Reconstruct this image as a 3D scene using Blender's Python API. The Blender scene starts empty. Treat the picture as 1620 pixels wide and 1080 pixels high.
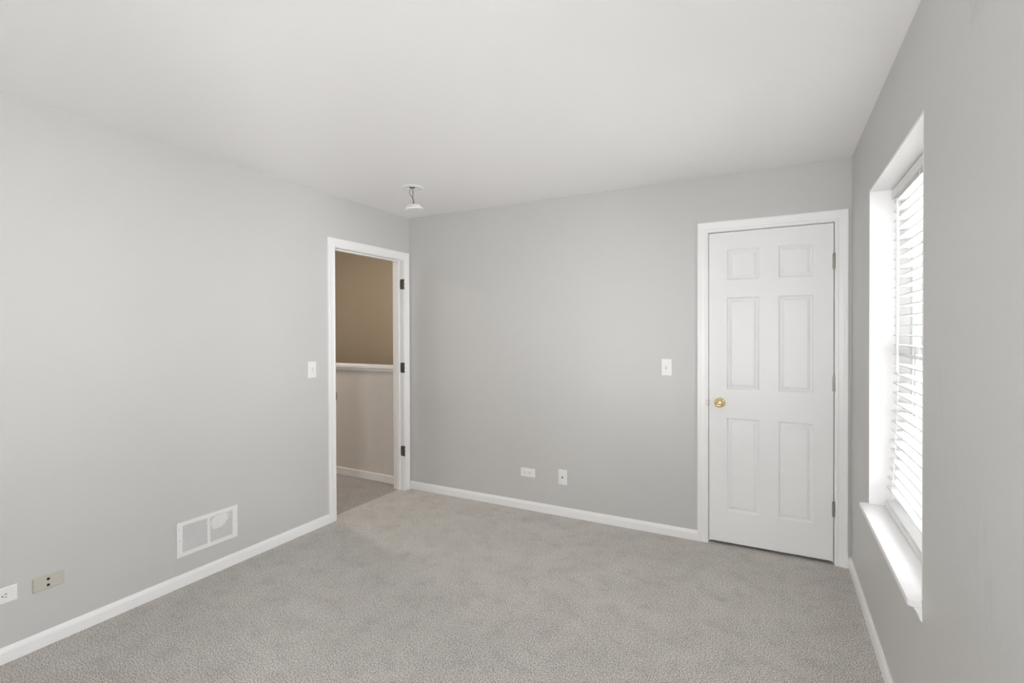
import bpy, bmesh, math, random
from mathutils import Vector, Matrix, Euler

random.seed(4)
scene = bpy.context.scene
PI = math.pi

# ------------------------------------------------------------------ dimensions (metres)
XL, XR = -2.9238, 0.4015          # left / right wall faces
YB, YF = 3.5517, -0.85            # back wall face, rear wall face (behind the camera)
H = 2.44                          # ceiling height
WT = 0.115                        # partition thickness
XE = 0.62                         # outer face of the window wall
WY0, WY1, WZ0, WZ1 = 1.945, 2.917, 0.578, 2.075      # window opening
DY0, DY1, DZ = 2.689, 3.468, 2.051                   # doorway: jamb faces, head
CX0, CX1, CZ = -0.393, 0.317, 2.0655                 # closet: jamb faces, head
HXL, HY0, HY1, HH = -5.2, 0.9, 4.60, 2.55            # hall box
BH, BT = 0.068, 0.012                                # baseboard

# ------------------------------------------------------------------ camera
cam_data = bpy.data.cameras.new('camera')
cam = bpy.data.objects.new('camera', cam_data)
scene.collection.objects.link(cam)
scene.camera = cam
F_PX, YAW, PITCH, ROLL, CY, CH = 787.735, 27.8399, -0.4514, -0.1890, 531.114, 1.4117
a, t, r = math.radians(YAW), math.radians(PITCH), math.radians(ROLL)
fw0 = Vector((-math.sin(a), math.cos(a), 0)); rt0 = Vector((math.cos(a), math.sin(a), 0)); up0 = Vector((0, 0, 1))
fw = fw0 * math.cos(t) + up0 * math.sin(t); up1 = up0 * math.cos(t) - fw0 * math.sin(t)
rt = rt0 * math.cos(r) + up1 * math.sin(r); up = up1 * math.cos(r) - rt0 * math.sin(r)
M = Matrix((rt, up, -fw)).transposed().to_4x4()
M.translation = Vector((0, 0, CH))
cam.matrix_world = M
cam_data.sensor_width = 36.0
cam_data.lens = F_PX * 36.0 / 1620.0
cam_data.shift_y = -(540.0 - CY) / 1620.0
cam_data.clip_start = 0.02

# ------------------------------------------------------------------ world, daylight, exposure
world = bpy.data.worlds.new('overcast_sky'); scene.world = world
world.use_nodes = True
wn = world.node_tree; wn.nodes.clear()
w_out = wn.nodes.new('ShaderNodeOutputWorld'); w_bg = wn.nodes.new('ShaderNodeBackground')
w_co = wn.nodes.new('ShaderNodeTexCoord'); w_sep = wn.nodes.new('ShaderNodeSeparateXYZ')
w_ramp = wn.nodes.new('ShaderNodeValToRGB'); w_map = wn.nodes.new('ShaderNodeMapRange')
wn.links.new(w_co.outputs['Generated'], w_sep.inputs[0])
w_map.inputs['From Min'].default_value = -1; w_map.inputs['From Max'].default_value = 1
wn.links.new(w_sep.outputs['Z'], w_map.inputs['Value'])
wn.links.new(w_map.outputs[0], w_ramp.inputs[0])
cr = w_ramp.color_ramp
cr.elements[0].position = 0.0; cr.elements[0].color = (1.5, 1.505, 1.53, 1)
cr.elements[1].position = 1.0; cr.elements[1].color = (0.97, 0.985, 1.025, 1)
e = cr.elements.new(0.47); e.color = (1.5, 1.505, 1.53, 1)
e = cr.elements.new(0.53); e.color = (1.0, 1.0, 1.01, 1)
wn.links.new(w_ramp.outputs[0], w_bg.inputs['Color'])
w_bg.inputs['Strength'].default_value = 9.0
wn.links.new(w_bg.outputs[0], w_out.inputs['Surface'])

vs = scene.view_settings
vs.view_transform = 'Standard'; vs.look = 'None'; vs.gamma = 1.0; vs.use_curve_mapping = False
vs.exposure = 1.28
scene.cycles.max_bounces = 14
scene.cycles.diffuse_bounces = 10
scene.cycles.glossy_bounces = 4
scene.cycles.transparent_max_bounces = 12
scene.cycles.sample_clamp_indirect = 6.0

def portal(name, loc, rot, sx, sy):
    d = bpy.data.lights.new(name, 'AREA'); d.shape = 'RECTANGLE'; d.size = sx; d.size_y = sy
    d.cycles.is_portal = True
    o = bpy.data.objects.new(name, d); scene.collection.objects.link(o)
    o.location = loc; o.rotation_euler = rot
    return o
# sampling portal in the window opening (guides the sky's own light, adds none)
portal('window_portal', (XE + 0.01, (WY0 + WY1) / 2, (WZ0 + WZ1) / 2), (0, PI / 2, 0), WZ1 - WZ0, WY1 - WY0)

# two unseen windows added to brighten the room: one in the rear wall, one in the right wall beside the viewer
RW = [(-0.78, -0.05, 0.60, 1.65)]      # x0, x1, z0, z1
VY0, VY1, VZ0, VZ1 = -0.56, 0.10, 0.58, 1.72
for k, (x0, x1, z0, z1) in enumerate(RW):
    portal('rear_fill_portal', ((x0 + x1) / 2, YF - WT - .05, (z0 + z1) / 2), (PI / 2, 0, 0), x1 - x0, z1 - z0)
portal('side_fill_portal', (XE + .01, (VY0 + VY1) / 2, (VZ0 + VZ1) / 2), (0, PI / 2, 0), VZ1 - VZ0, VY1 - VY0)

# ------------------------------------------------------------------ materials
def mat(name, color, rough=0.5, metal=0.0, spec=0.4, bump=None, vary=None, trans=None):
    m = bpy.data.materials.new(name); m.use_nodes = True
    nt = m.node_tree; b = nt.nodes['Principled BSDF']
    b.inputs['Base Color'].default_value = (*color, 1); b.inputs['Roughness'].default_value = rough
    b.inputs['Metallic'].default_value = metal; b.inputs['Specular IOR Level'].default_value = spec
    co = nt.nodes.new('ShaderNodeTexCoord')
    if bump:
        sc, dist = bump
        n = nt.nodes.new('ShaderNodeTexNoise'); n.inputs['Scale'].default_value = sc; n.inputs['Detail'].default_value = 3
        bp = nt.nodes.new('ShaderNodeBump'); bp.inputs['Distance'].default_value = dist; bp.inputs['Strength'].default_value = 0.5
        nt.links.new(co.outputs['Object'], n.inputs['Vector']); nt.links.new(n.outputs['Fac'], bp.inputs['Height'])
        nt.links.new(bp.outputs[0], b.inputs['Normal'])
    if vary:
        sc, amt = vary
        n = nt.nodes.new('ShaderNodeTexNoise'); n.inputs['Scale'].default_value = sc; n.inputs['Detail'].default_value = 4
        mr = nt.nodes.new('ShaderNodeMapRange'); mr.inputs['From Min'].default_value = .3; mr.inputs['From Max'].default_value = .7
        mr.inputs['To Min'].default_value = 1 - amt; mr.inputs['To Max'].default_value = 1 + amt
        mx = nt.nodes.new('ShaderNodeVectorMath'); mx.operation = 'SCALE'; mx.inputs[0].default_value = color
        nt.links.new(co.outputs['Object'], n.inputs['Vector']); nt.links.new(n.outputs['Fac'], mr.inputs['Value'])
        nt.links.new(mr.outputs[0], mx.inputs['Scale']); nt.links.new(mx.outputs[0], b.inputs['Base Color'])
    if trans:
        tb = nt.nodes.new('ShaderNodeBsdfTranslucent'); tb.inputs[0].default_value = (*color, 1)
        ms = nt.nodes.new('ShaderNodeMixShader'); ms.inputs[0].default_value = trans
        out = nt.nodes['Material Output']
        nt.links.new(b.outputs[0], ms.inputs[1]); nt.links.new(tb.outputs[0], ms.inputs[2]); nt.links.new(ms.outputs[0], out.inputs['Surface'])
    return m

def carpet_mat(name, base, dark, light, scale):
    m = bpy.data.materials.new(name); m.use_nodes = True
    nt = m.node_tree; b = nt.nodes['Principled BSDF']
    b.inputs['Roughness'].default_value = 1.0; b.inputs['Specular IOR Level'].default_value = 0.05
    b.inputs['Sheen Weight'].default_value = 0.3; b.inputs['Sheen Roughness'].default_value = 0.6
    co = nt.nodes.new('ShaderNodeTexCoord')
    def noise(sc, det, rough=.5):
        n = nt.nodes.new('ShaderNodeTexNoise'); n.inputs['Scale'].default_value = sc
        n.inputs['Detail'].default_value = det; n.inputs['Roughness'].default_value = rough
        nt.links.new(co.outputs['Object'], n.inputs['Vector']); return n
    fine = noise(scale, 2.5, .6)
    ramp = nt.nodes.new('ShaderNodeValToRGB')
    ramp.color_ramp.elements[0].position = 0.39; ramp.color_ramp.elements[0].color = (*dark, 1)
    ramp.color_ramp.elements[1].position = 0.62; ramp.color_ramp.elements[1].color = (*light, 1)
    e = ramp.color_ramp.elements.new(0.5); e.color = (*base, 1)
    nt.links.new(fine.outputs['Fac'], ramp.inputs[0])
    def rng(n, lo, hi, f0=.35, f1=.65):
        mr = nt.nodes.new('ShaderNodeMapRange'); mr.inputs['From Min'].default_value = f0; mr.inputs['From Max'].default_value = f1
        mr.inputs['To Min'].default_value = lo; mr.inputs['To Max'].default_value = hi
        nt.links.new(n.outputs['Fac'], mr.inputs['Value']); return mr
    patch = rng(noise(4.5, 4, .6), 0.93, 1.04)
    tread = rng(noise(10, 4, .65), 0.86, 1.02, .30, .50)
    mul = nt.nodes.new('ShaderNodeMath'); mul.operation = 'MULTIPLY'
    nt.links.new(patch.outputs[0], mul.inputs[0]); nt.links.new(tread.outputs[0], mul.inputs[1])
    sc_ = nt.nodes.new('ShaderNodeVectorMath'); sc_.operation = 'SCALE'
    nt.links.new(ramp.outputs[0], sc_.inputs[0]); nt.links.new(mul.outputs[0], sc_.inputs['Scale'])
    nt.links.new(sc_.outputs[0], b.inputs['Base Color'])
    v = nt.nodes.new('ShaderNodeTexVoronoi'); v.inputs['Scale'].default_value = scale * .8
    nt.links.new(co.outputs['Object'], v.inputs['Vector'])
    add = nt.nodes.new('ShaderNodeMath'); add.operation = 'SUBTRACT'
    nt.links.new(fine.outputs['Fac'], add.inputs[0]); nt.links.new(v.outputs['Distance'], add.inputs[1])
    bp = nt.nodes.new('ShaderNodeBump'); bp.inputs['Distance'].default_value = 0.006; bp.inputs['Strength'].default_value = 0.7
    nt.links.new(add.outputs[0], bp.inputs['Height']); nt.links.new(bp.outputs[0], b.inputs['Normal'])
    return m

def glass_mat(name):
    m = bpy.data.materials.new(name); m.use_nodes = True
    nt = m.node_tree; nt.nodes.clear()
    o = nt.nodes.new('ShaderNodeOutputMaterial'); tr = nt.nodes.new('ShaderNodeBsdfTransparent'); gl = nt.nodes.new('ShaderNodeBsdfGlossy')
    gl.inputs['Roughness'].default_value = 0.02; tr.inputs[0].default_value = (.975, .975, .975, 1)
    fr = nt.nodes.new('ShaderNodeFresnel'); fr.inputs[0].default_value = 1.45
    mx = nt.nodes.new('ShaderNodeMixShader')
    nt.links.new(fr.outputs[0], mx.inputs[0]); nt.links.new(tr.outputs[0], mx.inputs[1]); nt.links.new(gl.outputs[0], mx.inputs[2])
    nt.links.new(mx.outputs[0], o.inputs['Surface'])
    return m

def emit_mat(name, color, strength):
    m = bpy.data.materials.new(name); m.use_nodes = True
    b = m.node_tree.nodes['Principled BSDF']
    b.inputs['Base Color'].default_value = (.9, .88, .84, 1)
    b.inputs['Emission Color'].default_value = (*color, 1); b.inputs['Emission Strength'].default_value = strength
    return m

M_WALL = mat('grey_wall_paint', (0.590, 0.586, 0.572), rough=0.42, spec=0.35, bump=(260, 0.0006), vary=(1.3, 0.012))
M_WALLR = mat('grey_wall_paint_scuffed', (0.590, 0.586, 0.572), rough=0.42, spec=0.35, bump=(260, 0.0006), vary=(1.3, 0.012))
def add_scuffs(m, spots):
    nt = m.node_tree; b = nt.nodes['Principled BSDF']; src = b.inputs['Base Color'].links[0].from_socket
    co = nt.nodes.new('ShaderNodeTexCoord'); mp = nt.nodes.new('ShaderNodeMapping'); mp.inputs['Scale'].default_value = (1, 38, 7); mp.inputs['Rotation'].default_value = (0.12, 0, 0)
    nt.links.new(co.outputs['Object'], mp.inputs['Vector'])
    n = nt.nodes.new('ShaderNodeTexNoise'); n.inputs['Scale'].default_value = 1.0; n.inputs['Detail'].default_value = 3
    nt.links.new(mp.outputs[0], n.inputs['Vector'])
    th = nt.nodes.new('ShaderNodeMapRange'); th.inputs['From Min'].default_value = .52; th.inputs['From Max'].default_value = .70
    nt.links.new(n.outputs['Fac'], th.inputs['Value'])
    last = None
    for (y, z, ry, rz, amt) in spots:
        sub = nt.nodes.new('ShaderNodeVectorMath'); sub.operation = 'SUBTRACT'; sub.inputs[1].default_value = (XR, y, z)
        dv = nt.nodes.new('ShaderNodeVectorMath'); dv.operation = 'DIVIDE'; dv.inputs[1].default_value = (10, ry, rz)
        ln = nt.nodes.new('ShaderNodeVectorMath'); ln.operation = 'LENGTH'
        nt.links.new(co.outputs['Object'], sub.inputs[0]); nt.links.new(sub.outputs[0], dv.inputs[0]); nt.links.new(dv.outputs[0], ln.inputs[0])
        mr = nt.nodes.new('ShaderNodeMapRange'); mr.inputs['From Min'].default_value = 1.0; mr.inputs['From Max'].default_value = .35
        mr.inputs['To Max'].default_value = amt
        nt.links.new(ln.outputs['Value'], mr.inputs['Value'])
        if last is None: last = mr.outputs[0]
        else:
            mx = nt.nodes.new('ShaderNodeMath'); mx.operation = 'MAXIMUM'
            nt.links.new(last, mx.inputs[0]); nt.links.new(mr.outputs[0], mx.inputs[1]); last = mx.outputs[0]
    mu = nt.nodes.new('ShaderNodeMath'); mu.operation = 'MULTIPLY'; nt.links.new(last, mu.inputs[0]); nt.links.new(th.outputs[0], mu.inputs[1])
    inv = nt.nodes.new('ShaderNodeMath'); inv.operation = 'SUBTRACT'; inv.inputs[0].default_value = 1.0; nt.links.new(mu.outputs[0], inv.inputs[1])
    sc_ = nt.nodes.new('ShaderNodeVectorMath'); sc_.operation = 'SCALE'
    nt.links.new(src, sc_.inputs[0]); nt.links.new(inv.outputs[0], sc_.inputs['Scale']); nt.links.new(sc_.outputs[0], b.inputs['Base Color'])
add_scuffs(M_WALLR, [(1.50, 2.20, .10, .17, .12), (1.72, 1.15, .16, .22, .06), (1.45, 0.85, .18, .25, .06)])
M_CEIL = mat('flat_white_ceiling_paint', (0.90, 0.895, 0.89), rough=0.85, spec=0.2, bump=(180, 0.0008))
M_TRIM = mat('white_semigloss_trim', (0.89, 0.888, 0.885), rough=0.33, spec=0.45)
M_DOOR = mat('white_door_paint', (0.87, 0.87, 0.87), rough=0.38, spec=0.4, bump=(90, 0.0003))
M_HALLWALL = mat('beige_hall_paint', (0.50, 0.455, 0.405), rough=0.6, spec=0.3, bump=(260, 0.0006))
M_HALLHALF = mat('pale_beige_half_wall_paint', (0.68, 0.64, 0.60), rough=0.6, spec=0.3, bump=(260, 0.0006))
M_HALLTAN = mat('tan_stairwell_paint', (0.385, 0.322, 0.246), rough=0.6, spec=0.3, bump=(260, 0.0006))
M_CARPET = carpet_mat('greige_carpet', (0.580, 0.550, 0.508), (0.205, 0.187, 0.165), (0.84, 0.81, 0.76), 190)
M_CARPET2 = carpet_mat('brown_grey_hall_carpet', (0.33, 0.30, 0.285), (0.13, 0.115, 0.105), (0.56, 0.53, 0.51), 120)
M_PLASTIC = mat('white_plastic', (0.84, 0.84, 0.83), rough=0.3, spec=0.5)
M_IVORY = mat('ivory_plastic', (0.55, 0.53, 0.465), rough=0.35, spec=0.5)
M_DARK = mat('dark_slot', (0.02, 0.02, 0.02), rough=0.7)
M_DUCTSHADE = mat('grey_duct_shade', (0.34, 0.34, 0.345), rough=0.6, metal=0.0)  # even grey painted for the shade between the louvers
M_BRASS = mat('polished_brass', (0.86, 0.68, 0.36), rough=0.16, metal=1.0)
M_NICKEL = mat('satin_nickel', (0.42, 0.39, 0.35), rough=0.35, metal=1.0)
M_DARKMETAL = mat('dark_hinge_metal', (0.16, 0.135, 0.11), rough=0.45, metal=0.7)  # dark brown metal shared by doorway hinges, strike plate and coax jack
M_VINYL = mat('white_vinyl', (0.86, 0.87, 0.87), rough=0.35, spec=0.45)
M_SLAT = mat('white_faux_wood', (0.80, 0.80, 0.79), rough=0.45, spec=0.35)
M_CORD = mat('white_cord', (0.82, 0.82, 0.80), rough=0.8)
M_GLASS = glass_mat('window_glass')
def dimmer_mat(name, open_):
    m = bpy.data.materials.new(name); m.use_nodes = True
    nt = m.node_tree; nt.nodes.clear()
    o = nt.nodes.new('ShaderNodeOutputMaterial'); tr = nt.nodes.new('ShaderNodeBsdfTransparent'); df = nt.nodes.new('ShaderNodeBsdfDiffuse')
    df.inputs[0].default_value = (.05, .05, .05, 1)
    mx = nt.nodes.new('ShaderNodeMixShader'); mx.inputs[0].default_value = 1 - open_
    nt.links.new(tr.outputs[0], mx.inputs[1]); nt.links.new(df.outputs[0], mx.inputs[2]); nt.links.new(mx.outputs[0], o.inputs['Surface'])
    return m
M_DIMMER = dimmer_mat('dark_dimming_sheet', 0.57 ** 0.5)  # half-transparent dark sheet, added to dim daylight at the blind
M_WIRE_D = mat('dark_wire_sheath', (0.09, 0.09, 0.09), rough=0.5)
M_WIRE_G = mat('grey_wire_sheath', (0.30, 0.30, 0.29), rough=0.5)
M_SCREW = mat('painted_screw', (0.55, 0.55, 0.53), rough=0.4)
M_LAMP = emit_mat('warm_lamp_diffuser', (1.0, 0.91, 0.79), 0.0)
M_PAINTBLOB = mat('dried_white_paint', (0.80, 0.80, 0.79), rough=0.5)
M_CLOSET = mat('closet_paint', (0.5, 0.49, 0.47), rough=0.7)

# ------------------------------------------------------------------ mesh helpers
COL = scene.collection
def link(name, bm, material, parent=None, bevel=0, smooth=False, segs=2):
    bmesh.ops.recalc_face_normals(bm, faces=bm.faces)
    me = bpy.data.meshes.new(name); bm.to_mesh(me); bm.free()
    mats = material if isinstance(material, (list, tuple)) else [material]
    for m_ in mats: me.materials.append(m_)
    o = bpy.data.objects.new(name, me); COL.objects.link(o)
    if parent: o.parent = parent
    if smooth:
        for p in me.polygons: p.use_smooth = True
        me.set_sharp_from_angle(angle=math.radians(35))
    if bevel:
        md = o.modifiers.new('bevel', 'BEVEL'); md.width = bevel; md.segments = segs; md.limit_method = 'ANGLE'; md.harden_normals = False
    return o
def tag(o, label=None, cat=None, group=None, kind=None):
    if label: o['label'] = label
    if cat: o['category'] = cat
    if group: o['group'] = group
    if kind: o['kind'] = kind
    return o
def empty(name, loc=(0, 0, 0), rot=(0, 0, 0)):
    o = bpy.data.objects.new(name, None); COL.objects.link(o); o.location = loc; o.rotation_euler = rot
    o.empty_display_size = 0.1
    return o
def box(bm, x0, x1, y0, y1, z0, z1, mi=0):
    v = [bm.verts.new(p) for p in ((x0,y0,z0),(x1,y0,z0),(x1,y1,z0),(x0,y1,z0),(x0,y0,z1),(x1,y0,z1),(x1,y1,z1),(x0,y1,z1))]
    for q in ((3,2,1,0),(4,5,6,7),(0,1,5,4),(1,2,6,5),(2,3,7,6),(3,0,4,7)):
        f = bm.faces.new([v[i] for i in q]); f.material_index = mi
    return v
def prism(bm, pts, A, B, fn):
    """extrude closed 2-D profile pts between parameters A and B; fn(u, v, s) -> point"""
    n = len(pts)
    a_ = [bm.verts.new(fn(u, v, A)) for u, v in pts]; b_ = [bm.verts.new(fn(u, v, B)) for u, v in pts]
    for i in range(n):
        j = (i + 1) % n
        bm.faces.new((a_[i], a_[j], b_[j], b_[i]))
    bm.faces.new(list(reversed(a_))); bm.faces.new(b_)
def lathe(bm, prof, n=40, mtx=None):
    """revolve (r, h) profile about local Z"""
    mtx = mtx or Matrix()
    rings = []
    for r_, h_ in prof:
        if r_ < 1e-6:
            rings.append([bm.verts.new(mtx @ Vector((0, 0, h_)))])
        else:
            rings.append([bm.verts.new(mtx @ Vector((r_ * math.cos(2*PI*i/n), r_ * math.sin(2*PI*i/n), h_))) for i in range(n)])
    for A, B in zip(rings, rings[1:]):
        for i in range(n):
            j = (i + 1) % n
            if len(A) == 1 and len(B) == 1: continue
            if len(A) == 1: bm.faces.new((A[0], B[i], B[j]))
            elif len(B) == 1: bm.faces.new((A[i], B[0], A[j]))
            else: bm.faces.new((A[i], B[i], B[j], A[j]))
def tube(bm, pts, rad, n=8):
    pts = [Vector(p) for p in pts]; rings = []
    up_ = Vector((0.3, 0.9, 0.2)).normalized()
    for i, p in enumerate(pts):
        d = (pts[min(i+1, len(pts)-1)] - pts[max(i-1, 0)]).normalized()
        s = d.cross(up_).normalized(); q = s.cross(d).normalized()
        rings.append([bm.verts.new(p + rad * (s * math.cos(2*PI*k/n) + q * math.sin(2*PI*k/n))) for k in range(n)])
    for A, B in zip(rings, rings[1:]):
        for k in range(n):
            bm.faces.new((A[k], A[(k+1) % n], B[(k+1) % n], B[k]))
    bm.faces.new(list(reversed(rings[0]))); bm.faces.new(rings[-1])
def frame_moulding(bm, u0, u1, zt, prof, fn):
    """three-sided mitred casing around an opening; prof = closed list of (w outward, t proud)"""
    path = [((u0, 0.0), (-1, 0)), ((u0, zt), (-1, 1)), ((u1, zt), (1, 1)), ((u1, 0.0), (1, 0))]
    rings = []
    for (u, z), (ou, oz) in path:
        rings.append([bm.verts.new(fn(u + ou * w, z + oz * w, t_)) for w, t_ in prof])
    n = len(prof)
    for A, B in zip(rings, rings[1:]):
        for i in range(n):
            j = (i + 1) % n
            bm.faces.new((A[i], A[j], B[j], B[i]))
    bm.faces.new(rings[0]); bm.faces.new(list(reversed(rings[-1])))

# ------------------------------------------------------------------ room shell
def struct(name, bm, m, label, cat, **k):
    return tag(link(name, bm, m, **k), label, cat, kind='structure')

bm = bmesh.new()
box(bm, -2.995, XE, YF - WT, YB + 0.75, -0.12, 0.0)
struct('floor', bm, M_CARPET, 'greige cut-pile carpet covering the bedroom floor', 'floor')
bm = bmesh.new()
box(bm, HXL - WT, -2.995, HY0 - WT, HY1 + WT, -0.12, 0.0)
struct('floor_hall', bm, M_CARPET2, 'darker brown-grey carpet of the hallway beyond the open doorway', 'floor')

DET = Vector((-2.286, 2.8125, H))                    # smoke-detector hole in the ceiling
bm = bmesh.new()
hx0, hx1, hy0, hy1 = DET.x - .024, DET.x + .024, DET.y - .024, DET.y + .024
box(bm, XL - WT, hx0, YF - WT, YB + 0.75, H, H + .12); box(bm, hx1, XE, YF - WT, YB + 0.75, H, H + .12)
box(bm, hx0, hx1, YF - WT, hy0, H, H + .12); box(bm, hx0, hx1, hy1, YB + 0.75, H, H + .12)
struct('ceiling', bm, M_CEIL, 'flat white bedroom ceiling', 'ceiling')
bm = bmesh.new()
box(bm, HXL - WT, XL - WT, HY0 - WT, HY1 + WT, HH, HH + .12)
struct('ceiling_hall', bm, M_CEIL, 'white ceiling above the hallway', 'ceiling')

JT = 0.018                                           # jamb board thickness
bm = bmesh.new()                                     # left wall with doorway opening
o0, o1, oz = DY0 - JT, DY1 + JT, DZ + JT
box(bm, XL - WT, XL, YF - WT, o0, 0, H); box(bm, XL - WT, XL, o1, HY1, 0, H); box(bm, XL - WT, XL, o0, o1, oz, H)
box(bm, XL - WT, XL - .02, HY0 - WT, HY1 + WT, H + .121, HH + .13); box(bm, XL - WT, XL, YB + .76, HY1 + WT, H, HH)
struct('wall_left', bm, M_WALL, 'light grey wall with the open doorway and the return-air grille', 'wall')
bm = bmesh.new()                                     # back wall with closet opening
c0, c1, cz = CX0 - JT, CX1 + JT, CZ + JT
box(bm, XL, c0, YB, YB + WT, 0, H); box(bm, c1, XE, YB, YB + WT, 0, H); box(bm, c0, c1, YB, YB + WT, cz, H)
struct('wall_back', bm, M_WALL, 'grey wall holding the closed white closet door', 'wall')
LT = 0.010                                           # reveal lining thickness
bm = bmesh.new()                                     # right wall with window opening
box(bm, XR, XE, YF - WT, VY0, 0, H); box(bm, XR, XE, VY1, WY0 - LT, 0, H); box(bm, XR, XE, VY0, VY1, 0, VZ0); box(bm, XR, XE, VY0, VY1, VZ1, H); box(bm, XR, XE, WY1 + LT, YB, 0, H)
box(bm, XR, XE, WY0 - LT, WY1 + LT, 0, WZ0 - .022); box(bm, XR, XE, WY0 - LT, WY1 + LT, WZ1 + LT, H)
struct('wall_right', bm, M_WALLR, 'grey wall with the deep window opening at the right', 'wall')
bm = bmesh.new()

xa = XL
for x0, x1, z0, z1 in sorted(RW):
    box(bm, xa, x0, YF - WT, YF, 0, H); box(bm, x0, x1, YF - WT, YF, 0, z0); box(bm, x0, x1, YF - WT, YF, z1, H); xa = x1
box(bm, xa, XR, YF - WT, YF, 0, H)
struct('wall_rear', bm, M_WALL, 'grey bedroom wall behind the viewer', 'wall')
bm = bmesh.new()                                     # closet interior shell
box(bm, -0.62, -0.56, YB + WT, YB + .75, 0, H); box(bm, XE - .16, XE, YB + WT, YB + .75, 0, H); box(bm, -0.56, XE - .16, YB + .69, YB + .75, 0, H)
struct('wall_closet', bm, M_CLOSET, 'closet interior walls behind the closed white door', 'wall')

# hall shell
bm = bmesh.new(); box(bm, HXL - WT, XL - WT, HY1, HY1 + WT, 0, HH)
struct('wall_hall_back', bm, M_HALLTAN, 'tan stairwell wall seen through the doorway above the half wall', 'wall')
bm = bmesh.new(); box(bm, HXL - WT, HXL, HY0 - WT, HY1, 0, HH)
struct('wall_hall_left', bm, M_HALLWALL, 'beige far side wall of the hallway', 'wall')
bm = bmesh.new(); box(bm, HXL, XL - WT, HY0 - WT, HY0, 0, HH)
struct('wall_hall_front', bm, M_HALLWALL, 'beige near end wall of the hallway', 'wall')
# half wall (bends a little before it meets the bedroom partition)
KX, KY, KB = [HXL, -3.26, XL - WT - .0005], [3.578, 3.578, 3.562], 0.115
def strip(bm, off0, off1, z0, z1):
    P = []
    for i, (x, y) in enumerate(zip(KX, KY)): P.append((x, y))
    lo = [bm.verts.new((x, y + off0, z)) for z in (z0, z1) for x, y in P]; hi = [bm.verts.new((x, y + off1, z)) for z in (z0, z1) for x, y in P]
    n = len(P)
    for i in range(n - 1):
        bm.faces.new((lo[i], lo[i+1], lo[n+i+1], lo[n+i])); bm.faces.new((hi[i], hi[n+i], hi[n+i+1], hi[i+1]))
        bm.faces.new((lo[n+i], lo[n+i+1], hi[n+i+1], hi[n+i])); bm.faces.new((lo[i], hi[i], hi[i+1], lo[i+1]))
    bm.faces.new((lo[0], lo[n], hi[n], hi[0])); bm.faces.new((lo[n-1], hi[n-1], hi[2*n-1], lo[2*n-1]))
bm = bmesh.new(); strip(bm, 0, KB, 0, 1.07)
struct('wall_hall_half', bm, M_HALLHALF, 'beige half wall of the stairwell seen through the doorway', 'wall')
bm = bmesh.new(); strip(bm, -.022, KB + .022, 1.07, 1.098); strip(bm, -.011, 0, 1.043, 1.07)
struct('trim_1', bm, M_TRIM, 'white cap rail along the top of the hallway half wall', 'trim', bevel=.004)
bm = bmesh.new(); strip(bm, -BT, 0, 0, .075)
struct('baseboard_hall', bm, M_TRIM, 'white baseboard at the foot of the hallway half wall', 'baseboard', bevel=.005)

# baseboards
BP = [(0, 0), (BT, 0), (BT, BH - .022), (BT - .002, BH - .014), (BT - .006, BH - .006), (BT - .008, BH), (0, BH)]
bm = bmesh.new(); prism(bm, BP, YF, DY0 - .065 - .004, lambda u, v, s: (XL + u, s, v))
struct('baseboard_left', bm, M_TRIM, 'white baseboard along the left wall below the grille', 'baseboard')
bm = bmesh.new(); prism(bm, BP, XL + .0005, CX0 - .0685, lambda u, v, s: (s, YB - u, v))
struct('baseboard_back', bm, M_TRIM, 'white baseboard along the back wall left of the closet', 'baseboard')
bm = bmesh.new(); prism(bm, BP, CX1 + .0685, XR - BT, lambda u, v, s: (s, YB - u, v))
struct('baseboard_corner', bm, M_TRIM, 'short white baseboard between closet casing and right wall', 'baseboard')
bm = bmesh.new(); prism(bm, BP, YF, YB, lambda u, v, s: (XR - u, s, v))
struct('baseboard_right', bm, M_TRIM, 'white baseboard along the right wall below the window', 'baseboard')
bm = bmesh.new(); prism(bm, BP, XL + BT, XR - BT, lambda u, v, s: (s, YF + u, v))
struct('baseboard_rear', bm, M_TRIM, 'white baseboard of the wall behind the viewer', 'baseboard')

CP = [(0, 0), (0, .009), (.004, .0115), (.012, .0125), (.017, .0105), (.040, .0125), (.050, .0155), (.060, .016), (.064, .014), (.0645, 0)]

# ------------------------------------------------------------------ closet door
d1 = tag(empty('door_1', (CX0, YB, 0)), 'closed white six-panel closet door with brass knob', 'door', kind='structure')
bpy.context.view_layer.update()
def child(o, root):
    o.parent = root; o.matrix_parent_inverse = Matrix.Translation(root.location).inverted(); return o
bm = bmesh.new(); frame_moulding(bm, CX0 - .004, CX1 + .004, CZ + .004, CP, lambda u, z, t_: (u, YB - t_, z))
child(link('casing', bm, M_TRIM), d1)
bm = bmesh.new()
box(bm, CX0 - JT, CX0, YB, YB + WT, 0, CZ); box(bm, CX1, CX1 + JT, YB, YB + WT, 0, CZ); box(bm, CX0 - JT, CX1 + JT, YB, YB + WT, CZ, CZ + JT)
box(bm, CX0, CX0 + .011, YB + .042, YB + .075, 0, CZ); box(bm, CX1 - .011, CX1, YB + .042, YB + .075, 0, CZ); box(bm, CX0 + .011, CX1 - .011, YB + .042, YB + .075, CZ - .011, CZ)
child(link('jamb', bm, M_TRIM), d1)
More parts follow.
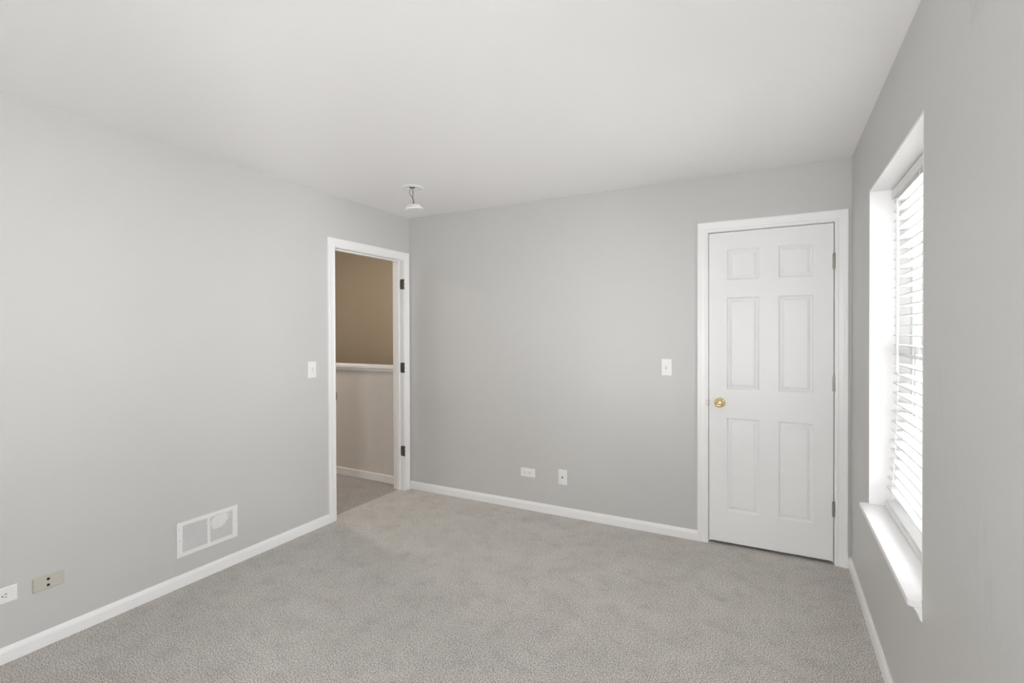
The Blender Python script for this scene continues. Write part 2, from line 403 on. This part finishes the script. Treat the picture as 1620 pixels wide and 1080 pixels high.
# leaf
LX0, LX1, LZ0, LZ1 = CX0 + .0036, CX1 - .0050, 0.021, CZ - .0048
LY = YB + .002
xs = [LX0, -.2805, -.0885, .0195, .2085, LX1]
zs = [LZ0, .229, .843, 1.031, 1.634, 1.747, 1.948, LZ1]
bm = bmesh.new()
gv = [[bm.verts.new((x, LY, z)) for z in zs] for x in xs]
panels = []
for i in range(len(xs) - 1):
    for j in range(len(zs) - 1):
        f = bm.faces.new((gv[i][j], gv[i+1][j], gv[i+1][j+1], gv[i][j+1]))
        if i in (1, 3) and j in (1, 3, 5): panels.append(f)
bmesh.ops.recalc_face_normals(bm, faces=bm.faces)
if bm.faces[0].normal.y > 0: bmesh.ops.reverse_faces(bm, faces=bm.faces)
for th, dp in ((.003, -.0025), (.007, -.0085), (.005, 0.0), (.015, .0075), (.002, .0010)):
    bmesh.ops.inset_individual(bm, faces=panels, thickness=th, depth=dp, use_even_offset=True)
edge = [e_ for e_ in bm.edges if e_.is_boundary]
ex = bmesh.ops.extrude_edge_only(bm, edges=edge)
nv = [g for g in ex['geom'] if isinstance(g, bmesh.types.BMVert)]
for v in nv: v.co.y += .035
bmesh.ops.holes_fill(bm, edges=[e_ for e_ in bm.edges if e_.is_boundary])
leaf = child(link('leaf', bm, M_DOOR), d1)
KN = Vector((LX0 + .067, LY, .940))
mk = Matrix.Translation(KN) @ Matrix.Rotation(PI / 2, 4, 'X')      # local +Z -> -Y (into the room)
bm = bmesh.new()
lathe(bm, [(.012, .004), (.0115, .022), (.013, .027), (.020, .031), (.0255, .037), (.0275, .045), (.0265, .053), (.022, .0585), (.0165, .0615), (.0145, .0605), (.0120, .0605), (.009, .0625), (0, .0632)], 40, mk)
knob = child(link('knob', bm, M_BRASS, smooth=True), d1); knob['label'] = 'polished brass knob'
bm = bmesh.new()
lathe(bm, [(0, 0.0003), (.0330, .0003), (.0330, .003), (.0305, .0065), (.025, .0085), (.016, .0095), (.0125, .011), (0, .011)], 40, mk)
ro = link('rosette', bm, M_BRASS, knob, smooth=True)
def hinge_closet(z):
    bm = bmesh.new()
    x, y = LX1 + .0018, LY - .0065
    for k in range(5):
        lathe(bm, [(0, 0), (.0058, 0), (.0058, .0168), (0, .0168)], 14, Matrix.Translation((x, y, z - .0445 + k * .0178)))
    lathe(bm, [(0, -.049), (.0035, -.048), (.0045, -.0455), (.004, -.044), (0, -.044)], 14, Matrix.Translation((x, y, z)))
    lathe(bm, [(0, .044), (.004, .044), (.0045, .0455), (.0035, .048), (0, .049)], 14, Matrix.Translation((x, y, z)))
    box(bm, x - .0085, x - .001, LY - .0018, LY - .0002, z - .0445, z + .0445); box(bm, x + .001, x + .009, LY - .0042, LY - .0022, z - .0445, z + .0445)
    h = child(link('hinge', bm, M_NICKEL, smooth=True), d1)
    return h
for z in (1.832, 1.092, .337): hinge_closet(z)
bm = bmesh.new(); box(bm, CX0 - .012, CX0 + .002, YB - .0178, YB - .0125, .920, .953)
sp = child(link('strike_plate', bm, M_NICKEL, bevel=.0015), d1)

# ------------------------------------------------------------------ open doorway
d2 = tag(empty('door_2', (XL, DY0, 0)), 'open doorway with white casing, empty hinges and no door', 'doorway', kind='structure')
bm = bmesh.new(); frame_moulding(bm, DY0 - .004, DY1 + .004, DZ + .004, CP, lambda u, z, t_: (XL + t_, u, z))
child(link('casing', bm, M_TRIM), d2)
bm = bmesh.new(); frame_moulding(bm, DY0 - .004, DY1 + .004, DZ + .004, CP, lambda u, z, t_: (XL - WT - t_, u, z))
child(link('hall_casing', bm, M_TRIM), d2)
bm = bmesh.new()
box(bm, XL - WT, XL, DY0 - JT, DY0, 0, DZ); box(bm, XL - WT, XL, DY1, DY1 + JT, 0, DZ); box(bm, XL - WT, XL, DY0 - JT, DY1 + JT, DZ, DZ + JT)
child(link('jamb', bm, M_TRIM), d2)
bm = bmesh.new(); s0, s1, st = XL - .078, XL - .043, .011
box(bm, s0, s1, DY0, DY0 + st, 0, DZ); box(bm, s0, s1, DY1 - st, DY1, 0, DZ); box(bm, s0, s1, DY0 + st, DY1 - st, DZ - st, DZ)
child(link('door_stop', bm, M_TRIM, bevel=.003), d2)
def hinge_doorway(z):
    bm = bmesh.new()
    # leaf let into the jamb face, rounded corners, with knuckle at the room edge
    pts = []
    x0, x1, z0, z1, rr = XL - .034, XL + .004, z - .0445, z + .0445, .010
    for cx_, cz_, a0 in ((x0 + rr, z0 + rr, PI), (x1 - .001, z0 + .001, 1.5 * PI), (x1 - .001, z1 - .001, 0), (x0 + rr, z1 - rr, .5 * PI)):
        q = rr if cx_ < XL - .01 else .001
        for k in range(5): pts.append((cx_ + q * math.cos(a0 + k * PI / 8), cz_ + q * math.sin(a0 + k * PI / 8)))
    prism(bm, pts, DY1 - .0025, DY1 - .0002, lambda u, v, s: (u, s, v))
    for k in (0, 2, 4):
        lathe(bm, [(0, 0), (.0062, 0), (.0062, .0172), (0, .0172)], 14, Matrix.Translation((XL + .0095, DY1 - .0045, z - .0445 + k * .0178)))
    lathe(bm, [(0, 0), (.003, 0), (.003, .089), (0, .089)], 10, Matrix.Translation((XL + .0095, DY1 - .0045, z - .0445)))
    h = child(link('hinge', bm, M_DARKMETAL, smooth=True), d2)
    bm = bmesh.new()
    for zz in (-.03, 0, .03):
        lathe(bm, [(.004, 0), (.0032, .0008), (0, .0008)], 12, Matrix.Translation((XL - .018 + (.006 if zz == 0 else 0), DY1 - .0024, z + zz)) @ Matrix.Rotation(PI / 2, 4, 'X'))
    link('screw', bm, M_NICKEL, h)
for z in (1.839, 1.0966, .354): hinge_doorway(z)
bm = bmesh.new(); box(bm, XL - .030, XL + .0105, DY0 + .0002, DY0 + .002, .905, .965)
prism(bm, [(.0005, 0), (.0105, 0), (.0165, .006), (.0165, .008), (.0095, .002), (.0005, .002)], .929, .943, lambda u, v, s: (XL + u, DY0 + v, s))
child(link('strike_plate', bm, M_DARKMETAL), d2)

# ------------------------------------------------------------------ window
w1 = tag(empty('window_1', (XR, WY0, WZ0)), 'white window set deep in the right wall with sill', 'window', kind='structure')
bm = bmesh.new()
box(bm, XR, XE, WY0 - LT, WY0, WZ0, WZ1); box(bm, XR, XE, WY1, WY1 + LT, WZ0, WZ1); box(bm, XR, XE, WY0 - LT, WY1 + LT, WZ1, WZ1 + LT)
child(link('reveal', bm, M_TRIM), w1)
# sill: bull-nosed board with rounded room-side corners
bm = bmesh.new()
SX, SY0, SY1, RC = XR - .037, WY0 - .012, WY1 + .020, .012
pl = [(XE, WY0 - .0), (XR, WY0 - .0), (XR, SY0)]
pl = [(XR + .0, SY1), (XE - .02, WY1), (XE - .02, WY0), (XR, SY0)]
out = [(XE - .02, WY1 - .0005), (XE - .02, WY0 + .0005), (XR, WY0 + .0005), (XR, SY0)]
for k in range(7):
    an = -PI / 2 - k * (PI / 2) / 6
    out.append((SX + RC + RC * math.cos(an), SY0 + RC + RC * math.sin(an)))
for k in range(7):
    an = PI - k * (PI / 2) / 6
    out.append((SX + .004 + .004 * math.cos(an), SY1 - .004 + .004 * math.sin(an)))
out += [(XR, SY1), (XR, WY1 - .0005)]
prism(bm, out, WZ0 - .021, WZ0, lambda u, v, s: (u, v, s))
child(link('sill', bm, M_TRIM, bevel=.003, segs=3), w1)
bm = bmesh.new()
ap = [(0, 0), (.021, 0), (.020, -.006), (.013, -.015), (.008, -.026), (.006, -.036), (0, -.044)]
prism(bm, ap, WY0 - .008, WY1 + .014, lambda u, v, s: (XR - u, s, WZ0 - .021 + v))
child(link('apron', bm, M_TRIM), w1)
# vinyl frame and sashes
FX0, FX1 = XR + .155, XE
bm = bmesh.new()
FW = .045
box(bm, FX0, FX1, WY0, WY0 + FW, WZ0, WZ1); box(bm, FX0, FX1, WY1 - FW, WY1, WZ0, WZ1)
box(bm, FX0, FX1, WY0 + FW, WY1 - FW, WZ0, WZ0 + FW); box(bm, FX0, FX1, WY0 + FW, WY1 - FW, WZ1 - FW, WZ1)
child(link('frame', bm, M_VINYL, bevel=.003), w1)
ZM = (WZ0 + WZ1) / 2
def sash(x0, x1, z0, z1):
    bm = bmesh.new(); SW = .042
    y0, y1 = WY0 + FW + .001, WY1 - FW - .001
    box(bm, x0, x1, y0, y0 + SW, z0, z1); box(bm, x0, x1, y1 - SW, y1, z0, z1)
    box(bm, x0, x1, y0 + SW, y1 - SW, z0, z0 + SW); box(bm, x0, x1, y0 + SW, y1 - SW, z1 - SW, z1)
    s = child(link('sash', bm, M_VINYL, bevel=.003), w1)
    bm = bmesh.new(); xm = (x0 + x1) / 2
    box(bm, xm - .002, xm + .002, y0 + SW - .004, y1 - SW + .004, z0 + SW - .004, z1 - SW + .004)
    link('pane', bm, M_GLASS, s)
sash(FX0 + .004, FX0 + .028, WZ0 + FW + .001, ZM + .02)
sash(FX0 + .032, FX0 + .056, ZM - .02, WZ1 - FW - .001)

bm = bmesh.new(); box(bm, XE - .012, XE - .011, WY0 + FW - .002, WY1 - FW + .002, WZ0 + FW - .002, WZ1 - FW + .002)  # thin added sheet outside the sashes that cuts the incoming daylight
child(link('dimming_sheet', bm, M_DIMMER), w1)
def fill_window(name, label, root_loc, fn, u0, u1, z0, z1):  # builds the unseen windows added as extra daylight for the room
    """fn(u, depth outward, z) -> point"""
    w = tag(empty(name, root_loc), label, 'window', kind='structure')
    def fbox(bm, a0, a1, d0, d1, b0, b1):
        vv = box(bm, a0, a1, d0, d1, b0, b1)
        for v in vv: v.co = fn(*v.co)
    bm = bmesh.new(); q = .04
    for a0, a1, b0, b1 in ((u0, u0 + q, z0, z1), (u1 - q, u1, z0, z1), (u0 + q, u1 - q, z0, z0 + q), (u0 + q, u1 - q, z1 - q, z1)):
        fbox(bm, a0, a1, .03, .10, b0, b1)
    child(link('frame', bm, M_VINYL), w)
    bm = bmesh.new(); fbox(bm, u0 + q - .004, u1 - q + .004, .06, .064, z0 + q - .004, z1 - q + .004)
    child(link('pane', bm, M_GLASS), w)
for k, (x0, x1, z0, z1) in enumerate(RW):
    fill_window('window_%d' % (2 + k), 'plain white fill window added in the wall behind the viewer', (x0, YF, z0), lambda u, d, z: Vector((u, YF - d, z)), x0, x1, z0, z1)
fill_window('window_3', 'plain white fill window added in the right wall beside the viewer', (XR, VY0, VZ0), lambda u, d, z: Vector((XR + d, u, z)), VY0, VY1, VZ0, VZ1)

# ------------------------------------------------------------------ blind
bl = tag(empty('window_blind', (XR + .09, WY0, WZ0)), 'white horizontal slat blind lowered inside the window opening, slats level', 'blind')
BX0, BX1 = XR + .091, XR + .141
BY0, BY1 = WY0 + .008, WY1 - .010
bm = bmesh.new()
box(bm, BX0, BX1, BY0 + .002, BY1 - .002, WZ1 - .044, WZ1 - .006)
child(link('headrail', bm, M_SLAT, bevel=.002), bl)
bm = bmesh.new()
vx = BX0 - .009
prism(bm, [(0, 0), (.007, 0), (.007, .042), (.003, .042), (.0, .038)], WY0 + .003, WY1 - .003, lambda u, v, s: (vx + u, s, WZ1 - .047 + v))
box(bm, vx + .007, BX0 + .02, WY1 - .0075, WY1 - .003, WZ1 - .047, WZ1 - .005)
child(link('valance', bm, M_SLAT), bl)
PITCHS, NS = .0444, 31
def slat_profile(x0, z, w=.050, th=.0042):
    P = []
    for k in range(5):
        q = k / 4; P.append((x0 + q * w, z + .0022 * (1 - (2 * q - 1) ** 2)))
    return P + [(u, v - th) for u, v in reversed(P)]
for i in range(NS):
    z = WZ1 - .062 - i * PITCHS
    if z < WZ0 + .035: break
    dx = -.028 * max(0, (i - 18) / 14) ** 1.3
    bm = bmesh.new()
    prism(bm, slat_profile(BX0 + dx, z), BY0, BY1, lambda u, v, s: (u, s, v))
    child(link('slat', bm, M_SLAT), bl)
rx = BX0 - .030
bm = bmesh.new()
for k in range(3):
    prism(bm, slat_profile(rx + .003 * k, WZ0 + .0265 + .0042 * k), BY0, BY1, lambda u, v, s: (u, s, v))
child(link('stacked_slats', bm, M_SLAT), bl)
bm = bmesh.new(); box(bm, rx, rx + .052, BY0, BY1, WZ0 + .002, WZ0 + .022)
child(link('bottom_rail', bm, M_SLAT, bevel=.004), bl)
for y in (WY0 + .15, (WY0 + WY1) / 2, WY1 - .13):
    bm = bmesh.new()
    for off in (-.0015, .0515):
        pts = [(BX0 + off, y, WZ1 - .045), (BX0 + off, y, 1.25), (BX0 + off - .028 * .4, y, .85), (rx + off, y, WZ0 + .02)]
        tube(bm, pts, .0009, 6)
    child(link('ladder_cord', bm, M_CORD), bl)
bm = bmesh.new()
wx, wy = BX0 - .012, 2.765
lathe(bm, [(0, 1.225), (.0055, 1.227), (.0062, 1.24), (.0045, 1.262), (.0045, 1.955), (.003, 1.965), (.002, 2.0), (0, 2.0)], 12, Matrix.Translation((wx, wy, 0)))
child(link('tilt_wand', bm, M_SLAT, smooth=True), bl)

# ------------------------------------------------------------------ smoke detector hanging from the ceiling
sd = tag(empty('smoke_detector', DET), 'white round smoke detector dangling from its ceiling mount by wires', 'smoke detector')
def plain(name, bm, m, root, **k):
    return link(name, bm, m, parent=root, **k)
bm = bmesh.new()
lathe(bm, [(.034, 0), (.034, -.004), (.037, -.0055), (.046, -.0035), (.058, -.0035), (.064, -.006), (.071, -.0065), (.0755, -.004), (.0765, 0)], 48)
plain('mounting_plate', bm, M_PLASTIC, sd, smooth=True)
bm = bmesh.new()
lathe(bm, [(.023, .002), (.023, .055), (0, .055)], 20)
plain('junction_box', bm, M_DARK, sd)
tilt = Matrix.Translation((.006, .010, -.141)) @ Matrix.Rotation(math.radians(-6), 4, Vector((-math.sin(math.radians(40)), math.cos(math.radians(40)), 0)))
bm = bmesh.new()
lathe(bm, [(0, .0165), (.046, .0165), (.050, .015), (.051, .007), (.051, .0045), (.0475, .004), (.0475, .001), (.0600, .0005), (.0632, -.002), (.0640, -.012), (.0625, -.0150), (.058, -.0162), (.03, -.0166), (0, -.0166)], 48, tilt)
body = plain('detector_body', bm, M_PLASTIC, sd, smooth=True)
bm = bmesh.new()
for k in range(28):
    an = 2 * PI * k / 28
    rm = tilt @ Matrix.Rotation(an, 4, 'Z')
    vs8 = box(bm, .0480, .0498, -.0035, .0035, .0012, .0038)
    for v in vs8: v.co = rm @ v.co
plain('vent_slots', bm, M_DARK, body)
def wire(fn, m):
    bm = bmesh.new(); tube(bm, [fn(k / 24) for k in range(25)], .0016, 6); plain('wire', bm, m, sd)
S0, S1 = .03, -.126
wire(lambda q: (.006*q + .005*math.sin(q*15), .010*q + .004*math.cos(q*15), S0 + (S1 - S0)*q), M_WIRE_G)
wire(lambda q: (.006*q + .005*math.sin(q*15+2.1), .010*q + .004*math.cos(q*15+2.1), S0 + (S1 - S0)*q), M_WIRE_D)
wire(lambda q: (.006*q - .016*math.sin(min(1, q*1.35)*PI)*(q < .74) + .004*math.sin(q*17+4), .010*q - .012*math.sin(min(1, q*1.35)*PI)*(q < .74), S0 + (S1 - S0)*q), M_WIRE_D)

# ------------------------------------------------------------------ wall plates: local X across, Z up, facing -Y, back at y = 0
def plate_bm(w, h, d=.0055):
    bm = bmesh.new()
    prof = [(0, 0), (0, .0022), (.0012, .0040), (.004, d)]
    rings = []
    for ins, dep in prof:
        x, z = w / 2 - ins, h / 2 - ins
        rr = .003; pts = []
        for cx_, cz_, a0 in ((x - rr, z - rr, 0), (-x + rr, z - rr, PI/2), (-x + rr, -z + rr, PI), (x - rr, -z + rr, 1.5*PI)):
            for k in range(4): pts.append((cx_ + rr * math.cos(a0 + k*PI/6), -dep, cz_ + rr * math.sin(a0 + k*PI/6)))
        rings.append([bm.verts.new(p) for p in pts])
    n = len(rings[0])
    for A, B in zip(rings, rings[1:]):
        for i in range(n): bm.faces.new((A[i], A[(i+1) % n], B[(i+1) % n], B[i]))
    bm.faces.new(rings[0]); bm.faces.new(rings[-1])
    return bm
RX = Matrix.Rotation(PI / 2, 4, 'X')                 # local Z -> -Y
def screw(root, x, z, d=.0055, m=None, r_=.0034):
    bm = bmesh.new()
    lathe(bm, [(r_, 0), (r_, .0004), (r_ * .7, .0011), (0, .0013)], 16, Matrix.Translation((x, -d, z)) @ RX)
    plain('screw', bm, m or M_PLASTIC, root)
def outlet(label, loc, rz):
    root = tag(empty('outlet', loc, (0, PI / 2, rz)), label, 'outlet')
    plain('cover_plate', plate_bm(.0695, .125), M_PLASTIC, root)
    for s in (-1, 1):
        bm = bmesh.new(); cz_ = s * .0205; pts = []
        for k in range(28):
            an = 2 * PI * k / 28
            pts.append((max(-.0168, min(.0168, .0178 * math.cos(an))), cz_ + max(-.0140, min(.0140, .0178 * math.sin(an)))))
        prism(bm, pts, -.0050, -.0072, lambda u, v, q: (u, q, v))
        rc = plain('receptacle', bm, M_PLASTIC, root)
        bm = bmesh.new()
        box(bm, -.0078, -.0052, -.0078, -.0070, cz_ - .001, cz_ + .0075); box(bm, .0052, .0076, -.0078, -.0070, cz_ - .0002, cz_ + .0068)
        lathe(bm, [(.0027, 0), (.0027, .0006), (0, .0006)], 14, Matrix.Translation((0, -.0072, cz_ - .0072)) @ RX)
        plain('slots', bm, M_DARK, rc)
    screw(root, 0, 0)
    return root
def toggle(label, loc, rz):
    root = tag(empty('light_switch', loc, (0, 0, rz)), label, 'light switch')
    plain('cover_plate', plate_bm(.0705, .117), M_PLASTIC, root)
    bm = bmesh.new(); box(bm, -.0055, .0055, -.0061, -.0050, -.0125, .0125)
    plain('toggle_bezel', bm, M_SCREW, root)
    bm = bmesh.new()
    prism(bm, [(-.0055, -.009), (-.0055, .009), (-.0170, .0125), (-.0185, .0105), (-.0175, .0045)], -.0042, .0042, lambda u, v, s: (s, u, v))
    plain('toggle', bm, M_PLASTIC, root, bevel=.0008)
    screw(root, 0, .030); screw(root, 0, -.030)
    return root

outlet('white duplex outlet low on the left wall, beside the ivory jack plate', (XL, .8415, .2885), PI / 2)
outlet('white horizontal duplex outlet on the back wall near the white cable plate', (-1.737, YB, .2940), 0)
toggle('white toggle light switch left of the open doorway', (XL, 2.476, 1.1476), PI / 2)
toggle('white toggle light switch left of the closet door', (-.6655, YB, 1.1630), 0)

cp = tag(empty('cable_plate', (-1.440, YB, .2965)), 'white vertical wall plate with one coax jack on the back wall', 'wall plate')
plain('cover_plate', plate_bm(.0705, .116), M_PLASTIC, cp)
bm = bmesh.new(); lathe(bm, [(.0065, 0), (.0065, .002), (.0045, .0024), (.0045, .009), (.0032, .009), (.0032, .004), (0, .004)], 18, Matrix.Translation((0, -.0055, 0)) @ RX)
plain('coax_jack', bm, M_DARKMETAL, cp, smooth=True)
screw(cp, 0, .042); screw(cp, 0, -.042)

pp = tag(empty('jack_plate', (XL, 1.0095, .2848), (0, PI / 2, PI / 2)), 'ivory horizontal wall plate with two dark holes on the left wall', 'wall plate')
plain('cover_plate', plate_bm(.0640, .1135, .007), M_IVORY, pp)
for s in (-1, 1):
    bm = bmesh.new(); lathe(bm, [(.0060, 0), (.0060, .0012), (.0048, .0014), (.0044, .0006), (0, .0006)], 20, Matrix.Translation((s * .0135, -.0069, -.003)) @ RX)
    plain('jack_hole', bm, M_DARK, pp)
screw(pp, 0, .042, .0068, M_IVORY); screw(pp, 0, -.042, .0068, M_IVORY)

# ------------------------------------------------------------------ return-air grille on the left wall (local X = along wall, facing -Y)
VW, VH = .350, .193
va = tag(empty('wall_vent', (XL, 1.7315, .2620), (0, 0, PI / 2)), 'white louvered return-air grille low on the left wall above baseboard', 'vent')
bm = bmesh.new()
iw, ih, cb, dd = .290/2, .148/2, .0075, .0065
def rect_ring(x0, x1, z0, z1, fl):
    pass
box(bm, -VW/2, -iw, -dd, -.0003, -VH/2, VH/2); box(bm, iw, VW/2, -dd, -.0003, -VH/2, VH/2)
box(bm, -iw, iw, -dd, -.0003, ih, VH/2); box(bm, -iw, iw, -dd, -.0003, -VH/2, -ih); box(bm, -cb, cb, -dd, -.0003, -ih, ih)
bmesh.ops.remove_doubles(bm, verts=bm.verts, dist=1e-6)
plain('frame', bm, M_PLASTIC, va)
bm = bmesh.new(); box(bm, -iw, iw, -.0014, -.0004, -ih, ih)  # flat grey sheet on the wall in place of a shaded duct recess
plain('duct_shade_sheet', bm, M_DUCTSHADE, va)
NL = 20
for s, x0, x1 in ((-1, -iw, -cb), (1, cb, iw)):
    bm = bmesh.new(); pz = 2 * ih / NL
    for k in range(NL):
        z = -ih + (k + .5) * pz
        prism(bm, [(-.0060, z - .0026), (-.0055, z - .0031), (-.0018, z + .0004), (-.0023, z + .0009)], x0, x1, lambda u, v, q: (q, u, v))
    lo = plain('louver_panel', bm, M_PLASTIC, va)
    if s == 1:
        bm = bmesh.new(); rnd = random.Random(2)
        for k in range(9, NL - 1):
            z = -ih + (k + 1.0) * pz
            c = .062 + .0016 * (k - 13); e2 = 1 - ((k - 14) / 5.6) ** 2
            if e2 <= 0: continue
            hw = .052 * math.sqrt(e2) + rnd.uniform(-.006, .004)
            a0, a1 = max(x0 + .002, c - hw), min(x1 - .010, c + hw)
            prism(bm, [(-.0056, z - .0045), (-.0040, z - .0045), (-.0030, z + .0012), (-.0050, z + .0006)], a0, a1, lambda u, v, q: (q, u, v))
        sm = plain('paint_smear', bm, M_PAINTBLOB, lo, bevel=.0006); sm['label'] = 'dried paint clogging the louvers'
for x, z in ((-VW/2 + .010, .060), (-VW/2 + .013, -.005), (VW/2 - .012, .0)):
    screw(va, x, z, dd, M_SCREW, .003)

# ------------------------------------------------------------------ hallway ceiling lamp (warm)
hl = tag(empty('hall_lamp', (-4.3, 3.1, HH)), 'small round flush lamp on the hallway ceiling', 'lamp')
bm = bmesh.new(); lathe(bm, [(0, 0), (.15, 0), (.15, -.018), (.14, -.022), (0, -.022)], 36)
plain('lamp_base', bm, M_TRIM, hl, smooth=True)
bm = bmesh.new(); lathe(bm, [(.135, -.022), (.132, -.045), (.11, -.072), (.06, -.088), (0, -.092)], 36)
HALL_STRENGTH = 44.0
M_LAMP.node_tree.nodes['Principled BSDF'].inputs['Emission Strength'].default_value = HALL_STRENGTH
plain('lamp_shade', bm, M_LAMP, hl, smooth=True)
